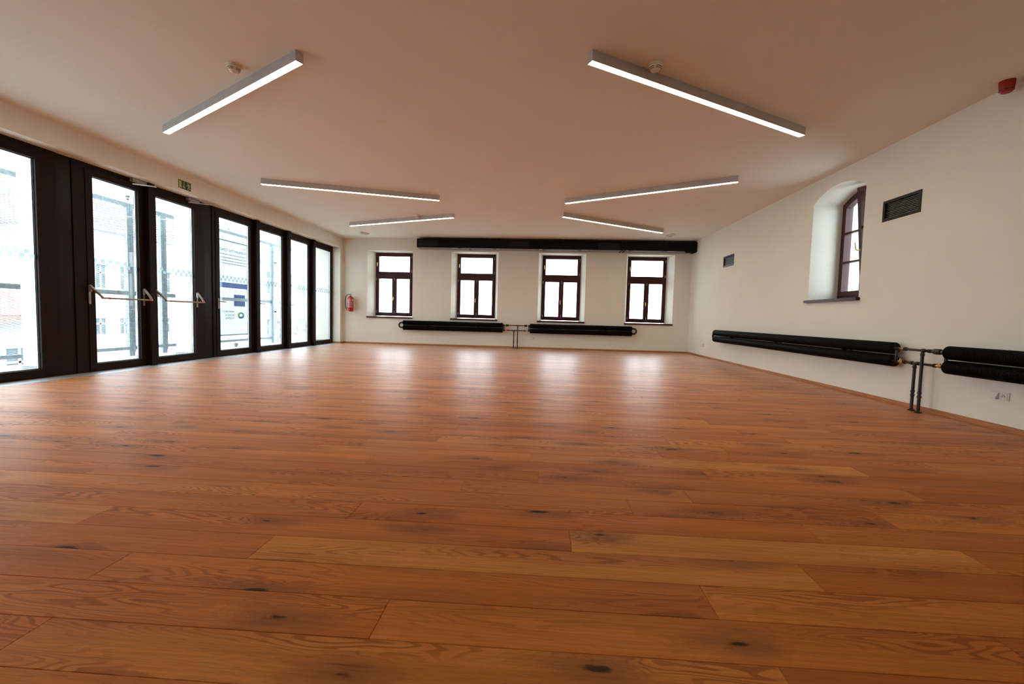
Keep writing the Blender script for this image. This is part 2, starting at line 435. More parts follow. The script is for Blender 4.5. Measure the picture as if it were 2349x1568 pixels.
# far wall
WIN = [(-5.005, -3.683), (-2.573, -1.246), (-.112, 1.191), (2.296, 3.584)]
WZ0, WZ1, REC = .79, 2.668, .38
holes = [{'r': (a, b, WZ0, WZ1), 'steps': [((a+.105, b-.105, WZ0+.005, WZ1-.012), REC, None), ((a+.105, b-.105, WZ0+.005, WZ1-.012), .75, None)]} for a, b in WIN]
m = wall_holes(lambda a, b, d: (a, YF+d, b), (XO, XR+.75), (-.3, H), holes, .75)
m.add([(XO-3, YF+.75, -4), (WIN[0][0]+.105, YF+.75, -4), (WIN[0][0]+.105, YF+.75, 5.5), (XO-3, YF+.75, 5.5)][:0], [])
wf = m.build('wall_far', 'wall_paint'); tag(wf, 'cream plaster far wall with four deep window openings', 'wall', kind='structure')
# outside skin of the far wall keeps the masonry solid
mo = MB(); xs = [XO] + [q for a, b in WIN for q in (a+.105, b-.105)] + [XR+.75]
for i in range(0, len(xs), 2): mo.box(xs[i], xs[i+1], YF+.72, YF+.80, -4., 3.6)
for a, b in WIN: mo.box(a+.105, b-.105, YF+.72, YF+.80, -4., WZ0); mo.box(a+.105, b-.105, YF+.72, YF+.80, WZ1-.012, 3.6)
mo.build('outer_leaf', 'outside_render', wf)
# right wall with the arched window and two vent recesses
RW = (5.80, 6.85, 1.24, 2.82); RSP = 2.66; RREC = .42
V1 = (4.995, 5.475, 2.135, 2.335); V2 = (9.505, 9.985, 2.115, 2.315)
holesR = [{'r': RW, 'spring': RSP, 'steps': [(RW, RREC, RSP), (RW, .75, RSP)]}]
for v in (V1, V2): holesR.append({'r': v, 'steps': [(v, .14, None)], 'closed': True})
wr = wall_holes(lambda a, b, d: (XR+d, a, b), (YB-.3, YF), (-.3, H), holesR, .75).build('wall_right', 'wall_paint')
tag(wr, 'cream plaster right wall with one arched window and radiators', 'wall', kind='structure')
mo = MB(); a, b, c, d = RW
mo.box(XR+.72, XR+.8, YB, a, -4, 3.6); mo.box(XR+.72, XR+.8, b, YF+.8, -4, 3.6); mo.box(XR+.72, XR+.8, a, b, -4, c); mo.box(XR+.72, XR+.8, a, b, d, 3.6)
mo.build('outer_leaf', 'outside_render', wr)
wb = MB().box(XO, XR+.8, YB-.3, YB, -.3, H).build('wall_behind', 'wall_paint'); tag(wb, 'plain plaster wall behind the viewpoint', 'wall', kind='structure')
# left wall: lintel, end pier, outside piers between the bays
GA0 = .50  # unseen glazing carried on to here, added to bring daylight to the near floor
ml = MB()
ml.box(XO, XL, YB, YF, 2.722, H)
ml.box(XO, XL, YB, GA0, -.02, 2.722)
ml.box(XO, XL, JAMB, YF+.8, -.02, 2.722)
ml.box(XO, -6.04, 4.98, 5.16, -.02, 2.722); ml.box(XO, -6.04, 7.27, 7.47, -.02, 2.722)
ml.box(XO-.0, XO+.1, YB, YF+.8, H, 3.6)
wl = ml.build('wall_left', 'wall_paint'); tag(wl, 'plaster lintel and end pier framing the glazed left side', 'wall', kind='structure')
MB().box(XO-.012, -6.042, 4.968, 5.17, -.02, .10).box(XO-.012, -6.042, 7.258, 7.48, -.02, .095).box(XO-.012, -6.042, JAMB-.012, YF, -.02, .095).build('plinth', 'granite', wl)

# skirting boards
def skirting(name, segs, label):
    r = thing(name, segs[0][0], label, 'baseboard', kind='structure')
    for a, b, nrm in segs:
        a = Vector(a); b = Vector(b); n = Vector(nrm); t = .016; h = .047
        pr = [(0, 0), (t, 0), (t, h-.006), (t-.006, h), (0, h)]
        mm = MB(); mm.prism([a + n*u + Vector((0, 0, z)) for u, z in pr], b-a); mm.build('board', 'skirting_wood', r)
skirting('baseboard_far', [((XL+.016, YF, 0), (XR, YF, 0), (0, -1, 0))], 'thin orange oak skirting board along the far wall')
skirting('baseboard_right', [((XR, YF-.016, 0), (XR, 6.682, 0), (-1, 0, 0)), ((XR, 6.678, 0), (XR, YB, 0), (-1, 0, 0))], 'thin oak skirting board along the right wall, jointed midway')
skirting('baseboard_left', [((XL, JAMB, 0), (XL, YF, 0), (1, 0, 0)), ((XFR, JAMB, 0), (XL+.016, JAMB, 0), (0, -1, 0))], 'short oak skirting board at the far left corner')

# ------------------------------------------------------------------ far windows
BACK = YF+REC
def far_window(i, a, b, label):
    x0, x1 = a+.105, b-.105; z0, z1 = WZ0+.02, WZ1-.012
    r = thing('window_%d' % (i+1), ((a+b)/2, BACK, WZ0), label, 'window', kind='structure')
    P = lambda x, z, d: (x, BACK+d, z)
    tz0, tz1 = 1.955, 2.055                       # transom
    xm = (x0+x1)/2
    f = MB().ring(((x0, x1, z0, z1), (x0+.045, x1-.045, z0+.05, z1-.045), 0, .09), P)
    f.box(x0+.045, x1-.045, BACK-.006, BACK+.09, tz0, tz1)
    f.build('frame', 'maroon_frame', r)
    def sash(xa, xb, za, zb, hx):
        s = MB().ring(((xa, xb, za, zb), (xa+.055, xb-.055, za+.06, zb-.06), -.02, .055), P)
        s.ring(((xa+.05, xb-.05, za+.055, zb-.055), (xa+.068, xb-.068, za+.073, zb-.073), -.008, .03), P)
        o = s.build('sash', 'maroon_frame', r)
        MB().box(xa+.055, xb-.055, BACK+.012, BACK+.026, za+.06, zb-.06).build('pane', 'pane_glass', o)
        if hx is not None:
            hz = za + (zb-za)*(.44 if zb-za > .7 else .5)
            h = MB(); h.bbox(hx-.012, hx+.012, BACK-.032, BACK-.02, hz-.045, hz+.045, .004)
            h.tube([(hx, BACK-.03, hz+.03), (hx, BACK-.055, hz+.035), (hx, BACK-.065, hz+.02), (hx, BACK-.065, hz-.075)], .008, 8)
            h.build('handle', 'brass', o, 40)
        for hz in (za+.09, zb-.09):
            MB().cyl((xa+.004 if hx is None or hx > (xa+xb)/2 else xb-.004, BACK-.024, hz-.035), (xa+.004 if hx is None or hx > (xa+xb)/2 else xb-.004, BACK-.024, hz+.035), .007, 8).build('hinge', 'alu_grey', o, 40)
    sash(x0+.03, x1-.03, tz1-.02, z1-.03, x0+.058)
    sash(x0+.03, xm+.004, z0+.035, tz0+.02, xm-.014)
    sash(xm+.006, x1-.03, z0+.035, tz0+.02, None)
    s = MB().bbox(a-.012, b+.012, YF-.045, YF+.01, WZ0-.038, WZ0, .006)
    s.prism([(a+.002, YF+.0, WZ0-.03), (b-.002, YF+.0, WZ0-.03), (x1-.002, BACK+.02, WZ0-.03), (x0+.002, BACK+.02, WZ0-.03)], (0, 0, .034))
    s.build('sill', 'maroon_sill', r)
fl_lab = ['maroon framed window beside the fire extinguisher, leftmost on the far wall', 'maroon framed far window above the left radiator, second from the left',
          'maroon framed far window right of the radiator pipes, third from the left', 'maroon framed window at the right end of the far wall']
for i, (a, b) in enumerate(WIN): far_window(i, a, b, fl_lab[i])

# ------------------------------------------------------------------ arched window in the right wall
def arch_window():
    ya, yb, z0, z1 = RW; X0 = XR+RREC
    r = thing('window_5', (X0, (ya+yb)/2, z0), 'maroon arched casement in the right wall with its near leaf tilted open', 'window', kind='structure')
    wd = (yb-ya)/2; ym = (ya+yb)/2
    def arc(y, inset=0.):
        hw = wd; rise = z1-RSP; R = (hw*hw+rise*rise)/(2*rise); c = z1-R; R -= inset
        return c + math.sqrt(max(1e-6, R*R-(y-ym)**2))
    def outline(y0, y1, zb, inset, n=10):
        return [(y0, zb), (y1, zb)] + [(y1+(y0-y1)*i/n, arc(y1+(y0-y1)*i/n, inset)) for i in range(n+1)]
    def frame(o, i, d0, d1, mp):
        m = MB(); n = len(o); v = [mp(y, z, d) for d in (d0, d1) for L in (o, i) for y, z in L]; f = []
        for k in range(n):
            q = (k+1) % n
            f += [(k, q, n+q, n+k), (2*n+k, 3*n+k, 3*n+q, 2*n+q), (k, 2*n+k, 2*n+q, q), (n+k, n+q, 3*n+q, 3*n+k)]
        return m.add(v, f)
    base = lambda y, z, d: (X0+d, y, z)
    zb = z0+.02
    frame(outline(ya+.003, yb-.003, zb, .004), outline(ya+.06, yb-.06, zb+.07, .062), 0, .11, base).build('frame', 'maroon_frame', r)
    MB().box(X0+.01, X0+.10, ym-.025, ym+.025, zb+.05, arc(ym)-.03).build('mullion', 'maroon_frame', r)
    def leaf(y0, y1, mp, handle):
        s = frame(outline(y0, y1, zb+.05, .05), outline(y0+.058, y1-.058, zb+.115, .108), -.015, .06, mp)
        za, zt = zb+.115, min(arc(y0+.06, .108), arc(y1-.06, .108))
        o = s.build('sash', 'maroon_frame', r)
        for k in (1, 2):
            zz = za + (zt+.06-za)*k/3
            m = MB(); m.add([mp(y, z, d) for d in (-.004, .045) for y, z in ((y0+.05, zz-.014), (y1-.05, zz-.014), (y1-.05, zz+.014), (y0+.05, zz+.014))],
                            [(0,1,2,3),(7,6,5,4),(0,4,5,1),(1,5,6,2),(2,6,7,3),(3,7,4,0)]); m.build('glazing_bar', 'maroon_frame', o)
        L = outline(y0+.05, y1-.05, zb+.105, .10); n = len(L)
        m = MB(); m.add([mp(y, z, d) for d in (.015, .03) for y, z in L], [tuple(range(n))[::-1], tuple(range(n, 2*n))] + [(k, (k+1) % n, n+(k+1) % n, n+k) for k in range(n)])
        m.build('pane', 'pane_glass', o)
        if handle is not None:
            hy, hz = handle; h = MB()
            p = [mp(hy, hz, -.016), mp(hy, hz, -.05), mp(hy+.012, hz+.012, -.062), mp(hy+.014, hz+.05, -.066), mp(hy+.014, hz+.115, -.07)]
            h.tube(p, .0085, 8); h.lathe([(.019, 0), (.019, .006), (.013, .012)], mp(hy, hz, -.014), Vector(mp(hy, hz, -.05))-Vector(mp(hy, hz, 0)), 14)
            h.build('handle', 'brass_dark', o, 40)
    leaf(ym+.006, yb-.04, base, None)
    T = math.radians(5.2)
    tilt = lambda y, z, d: (X0-.03 + d*math.cos(T) - (z-zb-.05)*math.sin(T), y, zb+.05 + (z-zb-.05)*math.cos(T) + d*math.sin(T))
    leaf(ya+.04, ym-.006, tilt, (ym-.034, 1.92))
    s = MB().bbox(XR-.05, XR+.01, ya-.03, yb+.03, z0-.04, z0, .006); s.box(XR, X0+.03, ya+.002, yb-.002, z0-.035, z0+.004)
    s.build('sill', 'maroon_sill', r)
arch_window()

# ------------------------------------------------------------------ glazed left side
def glazed_side():
    ZT, ZS = 2.75, 2.652
    r = thing('trim_1', (XFR, 7.4, 0), 'dark brown fixed frames and mullions of the glazed left side', 'frame', kind='structure')
    FX = XFR-.008; BX = -6.03
    for y0, y1 in ((GA0, 4.946), (5.122, 7.241), (7.434, JAMB)):
        MB().box(BX, FX, y0, y1, ZS+.004, ZT).build('head_rail', 'dark_frame', r)
        MB().box(BX, FX-.01, y0, y1, -.012, .010).build('threshold_rail', 'dark_frame', r)
    for y0, y1 in ((GA0, .58), (4.818, 4.946), (5.122, 5.272), (7.119, 7.241), (7.434, 7.504)):
        MB().box(BX, FX, y0, y1, .0, ZS+.004).build('jamb_strip', 'dark_frame', r)
    for y0, y1 in ((1.57, 1.67), (2.66, 2.76), (3.75, 3.85), (6.10, 6.205), (8.53, 8.632), (9.64, 9.742), (10.745, 10.847)):
        MB().bbox(BX, -5.855, y0, y1, .0, 2.72, .003).build('mullion', 'dark_frame', r)
    for y0, y1 in ((4.949, 5.119), (7.244, 7.431)):
        MB().box(-6.045, XFR-.02, y0, y1, .0, ZT).build('cladding_panel', 'dark_panel', r)
    # metal channel in the floor in front of the glazing, with a wooden edge
    t = MB().box(-5.885, XS-.002, GA0, JAMB-.02, -.012, .0005).build('trim_2', 'threshold_metal')
    tag(t, 'flat metal threshold strip in the floor along the glazing', 'threshold', kind='structure')
    MB().box(-5.92, -5.887, GA0, JAMB-.02, -.012, .004).build('edge_strip', 'skirting_wood', t)

    def leaf(name, y0, y1, label, fixed=False, kind='window'):
        e = thing(name, (XFR, (y0+y1)/2, 0), label, kind, kind='structure')
        P = lambda y, z, d: (XFR-d, y, z)
        zt = ZS if not fixed else ZS+.0; zb = .014
        rl = .088 if not fixed else .075
        if fixed: P = lambda y, z, d: (XFR-.008-d, y, z)
        s = MB().ring(((y0, y1, zb, zt), (y0+rl, y1-rl, zb+.092, zt-.078), 0, .075), P).build('sash', 'dark_frame', e)
        gi = (y0+rl, y1-rl, zb+.092, zt-.078)
        MB().ring(((gi[0]-.004, gi[1]+.004, gi[2]-.004, gi[3]+.004), (gi[0]+.006, gi[1]-.006, gi[2]+.006, gi[3]-.006), .030, .036), P).build('gasket', 'black_gasket', s)
        MB().ring(((gi[0]-.004, gi[1]+.004, gi[2]-.004, gi[3]+.004), (gi[0]+.010, gi[1]-.010, gi[2]+.010, gi[3]-.010), .046, .058), P).build('spacer_bar', 'bead_metal', s)
        p = MB().box(XFR-.062, XFR-.040, gi[0]-.004, gi[1]+.004, gi[2]-.004, gi[3]+.004).build('pane', 'pane_glass', s)
        # two rows of frosted squares as a manifestation strip
        mm = MB(); q = .052; n = int((gi[1]-gi[0])/(2*q))
        for i in range(n+1):
            for row in (0, 1):
                ya = gi[1]-.008-(2*i+1+row)*q + (0 if row else 0)
                if ya < gi[0]+.004 or ya+q > gi[1]-.004: continue
                zz = 1.462 if row else 1.462-q
                mm.box(XFR-.0395, XFR-.039, ya, ya+q, zz, zz+q)
        mm.build('frosted_squares', 'frost_square', s)
        return e, s
    def lever(s, y, z):
        h = MB().bbox(XFR, XFR+.010, y-.017, y+.017, z-.13, z+.06, .003)
        h.lathe([(.010, 0), (.010, .045)], (XFR+.008, y, z), (1, 0, 0), 12)
        h.tube([(XFR+.05, y, z), (XFR+.056, y+.02, z), (XFR+.056, y+.12, z-.004)], .0085, 8)
        h.build('lever_handle', 'closer_grey', s, 40)
    def push_bar(e, s, y0, y1):
        z = .985; xb = XFR+.105
        bar = MB().tube([(xb, y0+.075, z), (xb, y1-.005, z)], .0125, 12).build('push_bar', 'steel_brushed', e, 40)
        for yy, sg in ((y0+.012, 1), (y1-.03, 1)):
            end = y0+.09 if yy < (y0+y1)/2 else y1+.0
            a = MB(); a.tube([(XFR+.012, yy-.006, 1.145), (XFR+.035, yy, 1.12), (XFR+.075, (yy*.55+end*.45), 1.055), (xb, end-.01, z+.012), (xb, end, z-.004)], .013, 10, [.016, .017, .015, .014, .013])
            a.build('bar_arm', 'steel_brushed', bar, 40)
            b = MB().bbox(XFR, XFR+.032, yy-.022, yy+.016, 1.06, 1.15, .006); b.bbox(XFR, XFR+.008, yy-.016, yy+.014, .90, 1.06, .003)
            b.lathe([(.009, 0), (.009, .004)], (XFR+.007, yy, .965), (1, 0, 0), 12)
            b.build('lock_plate', 'closer_grey', bar, 40)
        for yy in (y0+.14, y1-.075):
            MB().lathe([(.0129, 0), (.0129, .045)], (xb, yy, z), (0, 1, 0), 12).build('red_marker', 'red_sticker', bar, 40)
    def closer(e, y0, ya1):
        c = MB().bbox(XFR, XFR+.055, y0, y0+.235, 2.668, 2.724, .005).build('door_closer', 'closer_grey', e)
        a = MB(); a.bbox(XFR+.012, XFR+.04, y0+.05, y0+.085, 2.640, 2.668, .003)
        a.bar((XFR+.026, y0+.02, 2.634), (XFR+.20, ya1, 2.652), .030, .018)
        a.bar((XFR+.20, ya1-.004, 2.652), (XFR+.03, ya1+.02, 2.668), .018, .010)
        a.build('closer_arm', 'chrome', c)
    e, s = leaf('window_12', .584, 1.568, 'unseen dark framed tall pane added for daylight at the near end of the glazing')  # this and the next two panes are unseen, added to let daylight in
    e, s = leaf('window_13', 1.672, 2.658, 'unseen dark framed tall pane added for daylight, second from the near end of the glazing')
    e, s = leaf('window_6', 2.762, 3.748, 'unseen dark framed tall pane added for daylight, third from the near end of the glazing')
    e, s = leaf('window_7', 3.852, 4.814, 'dark framed tall pane at the left edge, nearest the viewer')
    e, s = leaf('door_1', 5.276, 6.098, 'dark framed glass door with push bar, the nearer of two', kind='door'); push_bar(e, s, 5.276, 6.092); closer(e, 5.878, 6.10)
    e, s = leaf('door_2', 6.208, 7.115, 'dark framed glass door with push bar beneath the exit sign', kind='door'); push_bar(e, s, 6.25, 7.09); closer(e, 6.855, 7.10)
    e, s = leaf('window_8', 7.508, 8.528, 'dark framed tall pane with lever handle, banner seen behind it'); lever(s, 7.552, 1.02)
    e, s = leaf('window_9', 8.634, 9.638, 'dark framed tall pane with lever handle, second beyond the doors'); lever(s, 8.69, 1.02)
    e, s = leaf('window_10', 9.744, 10.743, 'dark framed tall pane with lever handle, third beyond the doors'); lever(s, 9.80, 1.02)
    e, s = leaf('window_11', 10.849, JAMB-.004, 'dark framed fixed pane next to the far left corner', fixed=True)
glazed_side()

# ------------------------------------------------------------------ linear ceiling lights
def lights():
    HH, WW = .086, .066
    def make(L):
        body = MB().box(-L/2, L/2, -WW/2, -WW/2+.003, 2.914, H).box(-L/2, L/2, WW/2-.003, WW/2, 2.914, H).box(-L/2, L/2, -WW/2+.003, WW/2-.003, 2.93, H).build('housing', 'alu_grey')
        for x0, x1 in ((-L/2-.003, -L/2), (L/2, L/2+.003)):
            MB().box(x0, x1, -WW/2-.001, WW/2+.001, 2.9135, H).build('end_cap', 'alu_grey', body)
        MB().box(-L/2+.001, L/2-.001, -WW/2+.0032, WW/2-.0032, 2.9146, 2.923).build('diffuser', 'lamp_glow', body)
        return body
    # near-side edge end points measured on the ceiling: (left end, right end)
    spots = [((-4.456, 4.862), (-2.056, 3.512), 1, 'long grey linear ceiling light nearest the viewer on the left, beside a smoke detector'),
             ((.338, 3.567), (2.774, 4.975), 1, 'long grey linear ceiling light nearest the viewer on the right, smoke detector overlapping it'),
             ((-4.578, 6.79), (-1.876, 7.69), -1, 'linear ceiling light in the middle of the left row'),
             ((.363, 7.82), (2.782, 6.56), -1, 'linear ceiling light in the middle of the right row'),
             ((-4.556, 9.975), (-1.905, 9.015), 1, 'linear ceiling light at the far end of the left row'),
             ((.383, 8.84), (2.76, 10.34), 1, 'linear ceiling light at the far end of the right row')]
    proto = None
    for a, b, sg, lab in spots:
        a = Vector(a); b = Vector(b); d = (b-a); L = d.length; ang = math.atan2(d.y, d.x)
        n = Vector((-d.y, d.x)).normalized()
        if n.y < 0: n = -n
        c = (a+b)/2 + n*WW/2*.6
        body = make(L)
        r = thing('ceiling_light', (c.x, c.y, H), lab, 'ceiling light', 'linear ceiling lights')
        r.rotation_euler = (0, 0, ang)
        body.parent = r; body.location = (0, 0, -H)
lights()

# ------------------------------------------------------------------ smoke detectors, emergency lights, siren, sensor
def detectors():
    labs = [((-2.745, 3.71), 'cream smoke detector on the ceiling beside the near left light'), ((.885, 3.775), 'cream smoke detector overlapping the near right light'),
            ((-2.717, 9.19), 'cream smoke detector by the far left ceiling light')]
    r = thing('smoke_detector', (0, 0, 0), '', 'smoke detector', 'smoke detectors on the ceiling')
    MB().lathe([(.058, 0), (.058, -.014)], (0, 0, 0), (0, 0, 1), 28).build('base', 'cream_plastic', r, 40)
    hd = MB().lathe([(.052, -.013), (.054, -.02), (.053, -.030), (.046, -.040), (.034, -.052), (.020, -.058), (.004, -.059)], (0, 0, 0), (0, 0, 1), 28).build('sensor_head', 'cream_plastic', r, 40)
    for rr, zz in ((.0515, -.033), (.0445, -.0425)):
        for k in range(4):
            m = MB(); a0 = k*math.pi/2+.18+math.pi/4; n = 8
            pts = [(rr*math.cos(a0+(math.pi/2-.36)*i/n), rr*math.sin(a0+(math.pi/2-.36)*i/n), zz) for i in range(n+1)]
            m.tube(pts, .0021, 6); m.build('slot', 'socket_dark', hd)
    MB().lathe([(.012, -.056), (.012, -.064), (.006, -.066)], (0, 0, 0), (0, 0, 1), 14).build('test_cap', 'white_plastic', hd, 40)
    for i, (p, lab) in enumerate(labs):
        o = r if i == 0 else copy_tree(r)
        o.location = (*p, H); o['label'] = lab; o.rotation_euler = (0, 0, .5*i)
detectors()
def emergency(p, ang, lab):
    r = thing('emergency_light', (0, 0, 0), lab, 'emergency light', 'small boxes on the ceiling near the far wall')
    MB().bbox(-.15, .15, -.055, .055, -.012, 0, .003).build('base_plate', 'white_plastic', r)
    b = MB(); b.prism([(-.14, -.05, -.01), (.14, -.05, -.01), (.12, -.04, -.04), (-.12, -.04, -.04)], (0, .09, 0)); b.build('cover', 'white_plastic', r)
    MB().box(-.10, .10, -.03, .03, -.043, -.039).build('lens', 'shiny_white', r)
    MB().lathe([(.004, 0), (.004, .003)], (-.125, -.052, -.015), (0, -1, 0), 8).build('indicator', 'socket_dark', r)
    r.rotation_euler = (0, 0, ang); r.location = (*p, H)
emergency((-4.745, 11.21), math.radians(62), 'small white emergency light on the ceiling near the far left corner')
emergency((3.12, 10.96), math.radians(105), 'small white emergency light on the ceiling near the duct at the right')
def siren():
    r = thing('alarm_siren', (3.925, 4.085, H), 'red fire alarm siren high up at the right edge of the ceiling', 'siren')
    MB().lathe([(.052, 0), (.052, -.012)], r.location, (0, 0, 1), 28).build('base', 'red_plastic', r, 40)
    b = MB().lathe([(.050, -.011), (.051, -.03), (.047, -.068), (.044, -.082), (.034, -.095), (.012, -.099)], r.location, (0, 0, 1), 28).build('sounder', 'red_plastic', r, 40)
    for k in range(8):
        q = k*math.pi/4
        MB().bar(Vector(r.location)+Vector((math.cos(q-.2)*.0462, math.sin(q-.2)*.0462, -.076)), Vector(r.location)+Vector((math.cos(q+.2)*.0462, math.sin(q+.2)*.0462, -.076)), .004, .010).build('sound_slot', 'socket_dark', b)
siren()
def sensor():
    r = thing('motion_sensor', (-5.69, YF, 2.41), 'small white motion sensor in the far left corner above the extinguisher', 'sensor')
    MB().bbox(-5.715, -5.665, YF-.03, YF, 2.355, 2.465, .006).build('housing', 'white_plastic', r)
    m = MB(); m.lathe([(.022, 0), (.021, .006), (.015, .012), (.006, .015)], (-5.69, YF-.029, 2.40), (0, -1, 0), 16); m.build('lens', 'cream_plastic', r, 40)
    MB().lathe([(.004, 0), (.004, .003)], (-5.69, YF-.03, 2.445), (0, -1, 0), 8).build('indicator', 'socket_dark', r)
sensor()

# ------------------------------------------------------------------ exit sign
def exit_sign():
    y0, y1, z0, z1 = 6.476, 6.722, 2.758, 2.893; X = XL
    r = thing('exit_sign', (X, (y0+y1)/2, z0), 'green exit sign with arrow and running figure above the second door', 'sign')
    MB().box(X, X+.003, y0, y1, z0, z1).build('border', 'sign_lume', r)
    pl = MB().box(X+.001, X+.004, y0+.004, y1-.004, z0+.004, z1-.004).build('panel', 'sign_green', r)
    Wd, Ht = y1-y0, z1-z0
    def poly(pts, name): MB().prism([(X+.004, y0+Wd*u, z0+Ht*v) for u, v in pts], (.0012, 0, 0)).build(name, 'sign_lume', pl)
    poly([(.05, .10), (.235, .10), (.235, .88), (.05, .88)], 'door_symbol')
    m = MB()
    for pts in ([(.405, .30), (.455, .30), (.455, .86), (.405, .86)], [(.43, .10), (.54, .32), (.50, .38), (.43, .24), (.36, .38), (.32, .32)]):
        m.prism([(X+.004, y0+Wd*u, z0+Ht*v) for u, v in pts], (.0012, 0, 0))
    m.build('arrow', 'sign_lume', pl)
    m = MB()
    def limb(pts, wd):
        for (u0, v0), (u1, v1) in zip(pts, pts[1:]):
            m.bar((X+.0046, y0+Wd*u0, z0+Ht*v0), (X+.0046, y0+Wd*u1, z0+Ht*v1), wd, .0012, up=(1, 0, 0))
    m.lathe([(.0095, 0), (.0095, .0012)], (X+.004, y0+Wd*.735, z0+Ht*.83), (1, 0, 0), 16)
    limb([(.76, .72), (.81, .44)], .020)                                   # trunk
    limb([(.77, .70), (.70, .52), (.62, .55)], .008)                       # forward arm
    limb([(.79, .72), (.88, .68), (.91, .50)], .008)                       # rear arm
    limb([(.80, .44), (.73, .30), (.74, .08)], .011)                       # front leg
    limb([(.82, .44), (.86, .24), (.97, .20)], .011)                       # rear leg
    m.build('running_figure', 'sign_lume', pl)
exit_sign()

# ------------------------------------------------------------------ black ventilation duct under the ceiling
def duct():
    x0, x1, y0, y1, z0, z1 = -3.462, XR-.003, 11.70, YF-.004, 2.713, 2.952
    r = thing('ventilation_duct', ((x0+x1)/2, y1, z0), 'long black rectangular ventilation duct under the ceiling above the far windows', 'duct')
    cuts = [x0, -2.02, -.0, 2.16, x1]
    for a, b in zip(cuts, cuts[1:]):
        s = MB().box(a+.002, b-.002, y0, y1, z0+.002, z1).build('duct_section', 'duct_black', r)
        MB().box(a+.002, b-.002, y0+.001, y1, z0, z0+.0018).build('underside', 'duct_underside', s)
    for x in cuts[1:-1]:
        MB().ring(((y0-.012, y1, z0-.012, z1+.012), (y0+.004, y1-.01, z0+.004, z1-.004), x-.006, x+.006), lambda y, z, d: (d, y, z)).build('flange', 'duct_black', r)
    for x in (-2.95, -1.2, .85, 3.2):
        m = MB().box(x-.02, x+.02, y0+.04, y1-.02, z1, z1+.006).cyl((x, y0+.08, z1), (x, y0+.08, H), .005, 8).cyl((x, y1-.06, z1), (x, y1-.06, H), .005, 8)
        m.build('hanger', 'duct_black', r)
    MB().box(x0+.04, x1-.02, y1-.06, y1-.02, z1+.002, z1+.03).build('top_rail', 'duct_black', r)
    # bracket at the right end
    m = MB(); m.prism([(x1-.02, y0-.002, z0), (x1-.30, y0-.002, z0), (x1-.26, y0-.002, z0-.03), (x1-.16, y0-.002, z0-.025), (x1-.10, y0-.002, z0-.055), (x1-.02, y0-.002, z0-.02)], (0, .10, 0))
    m.build('end_bracket', 'duct_black', r)
    m = MB(); m.bar((2.10, y0-.004, z0-.002), (2.02, y0+.05, z0-.05), .03, .012); m.build('damper_lever', 'duct_black', r)
    for a, b, c, d in ((-3.42, -2.865, 2.755, 2.925), (-.928, -.378, 2.752, 2.925), (1.457, 2.015, 2.742, 2.915)):
        g = MB().ring(((a, b, c, d), (a+.018, b-.018, c+.016, d-.016), y0-.008, y0+.002), lambda x, z, q: (x, q, z)).build('air_grille', 'vent_dark', r)
        MB().box(a+.018, b-.018, y0-.0012, y0-.0002, c+.016, d-.016).build('grille_shade', 'vent_shade', g)  # black sheet painting the shade inside the duct
        n = 20
        for k in range(n):
            x = a+.018 + (b-a-.036)*(k+.5)/n
            MB().box(x-.0025, x+.0025, y0-.0075, y0-.002, c+.016, d-.016).build('grille_bar', 'duct_slat', g)
        for k in range(4):
            z = c+.016+(d-c-.032)*(k+.5)/4
            MB().box(a+.018, b-.018, y0-.004, y0-.0015, z-.002, z+.002).build('grille_blade', 'duct_slat', g)
duct()

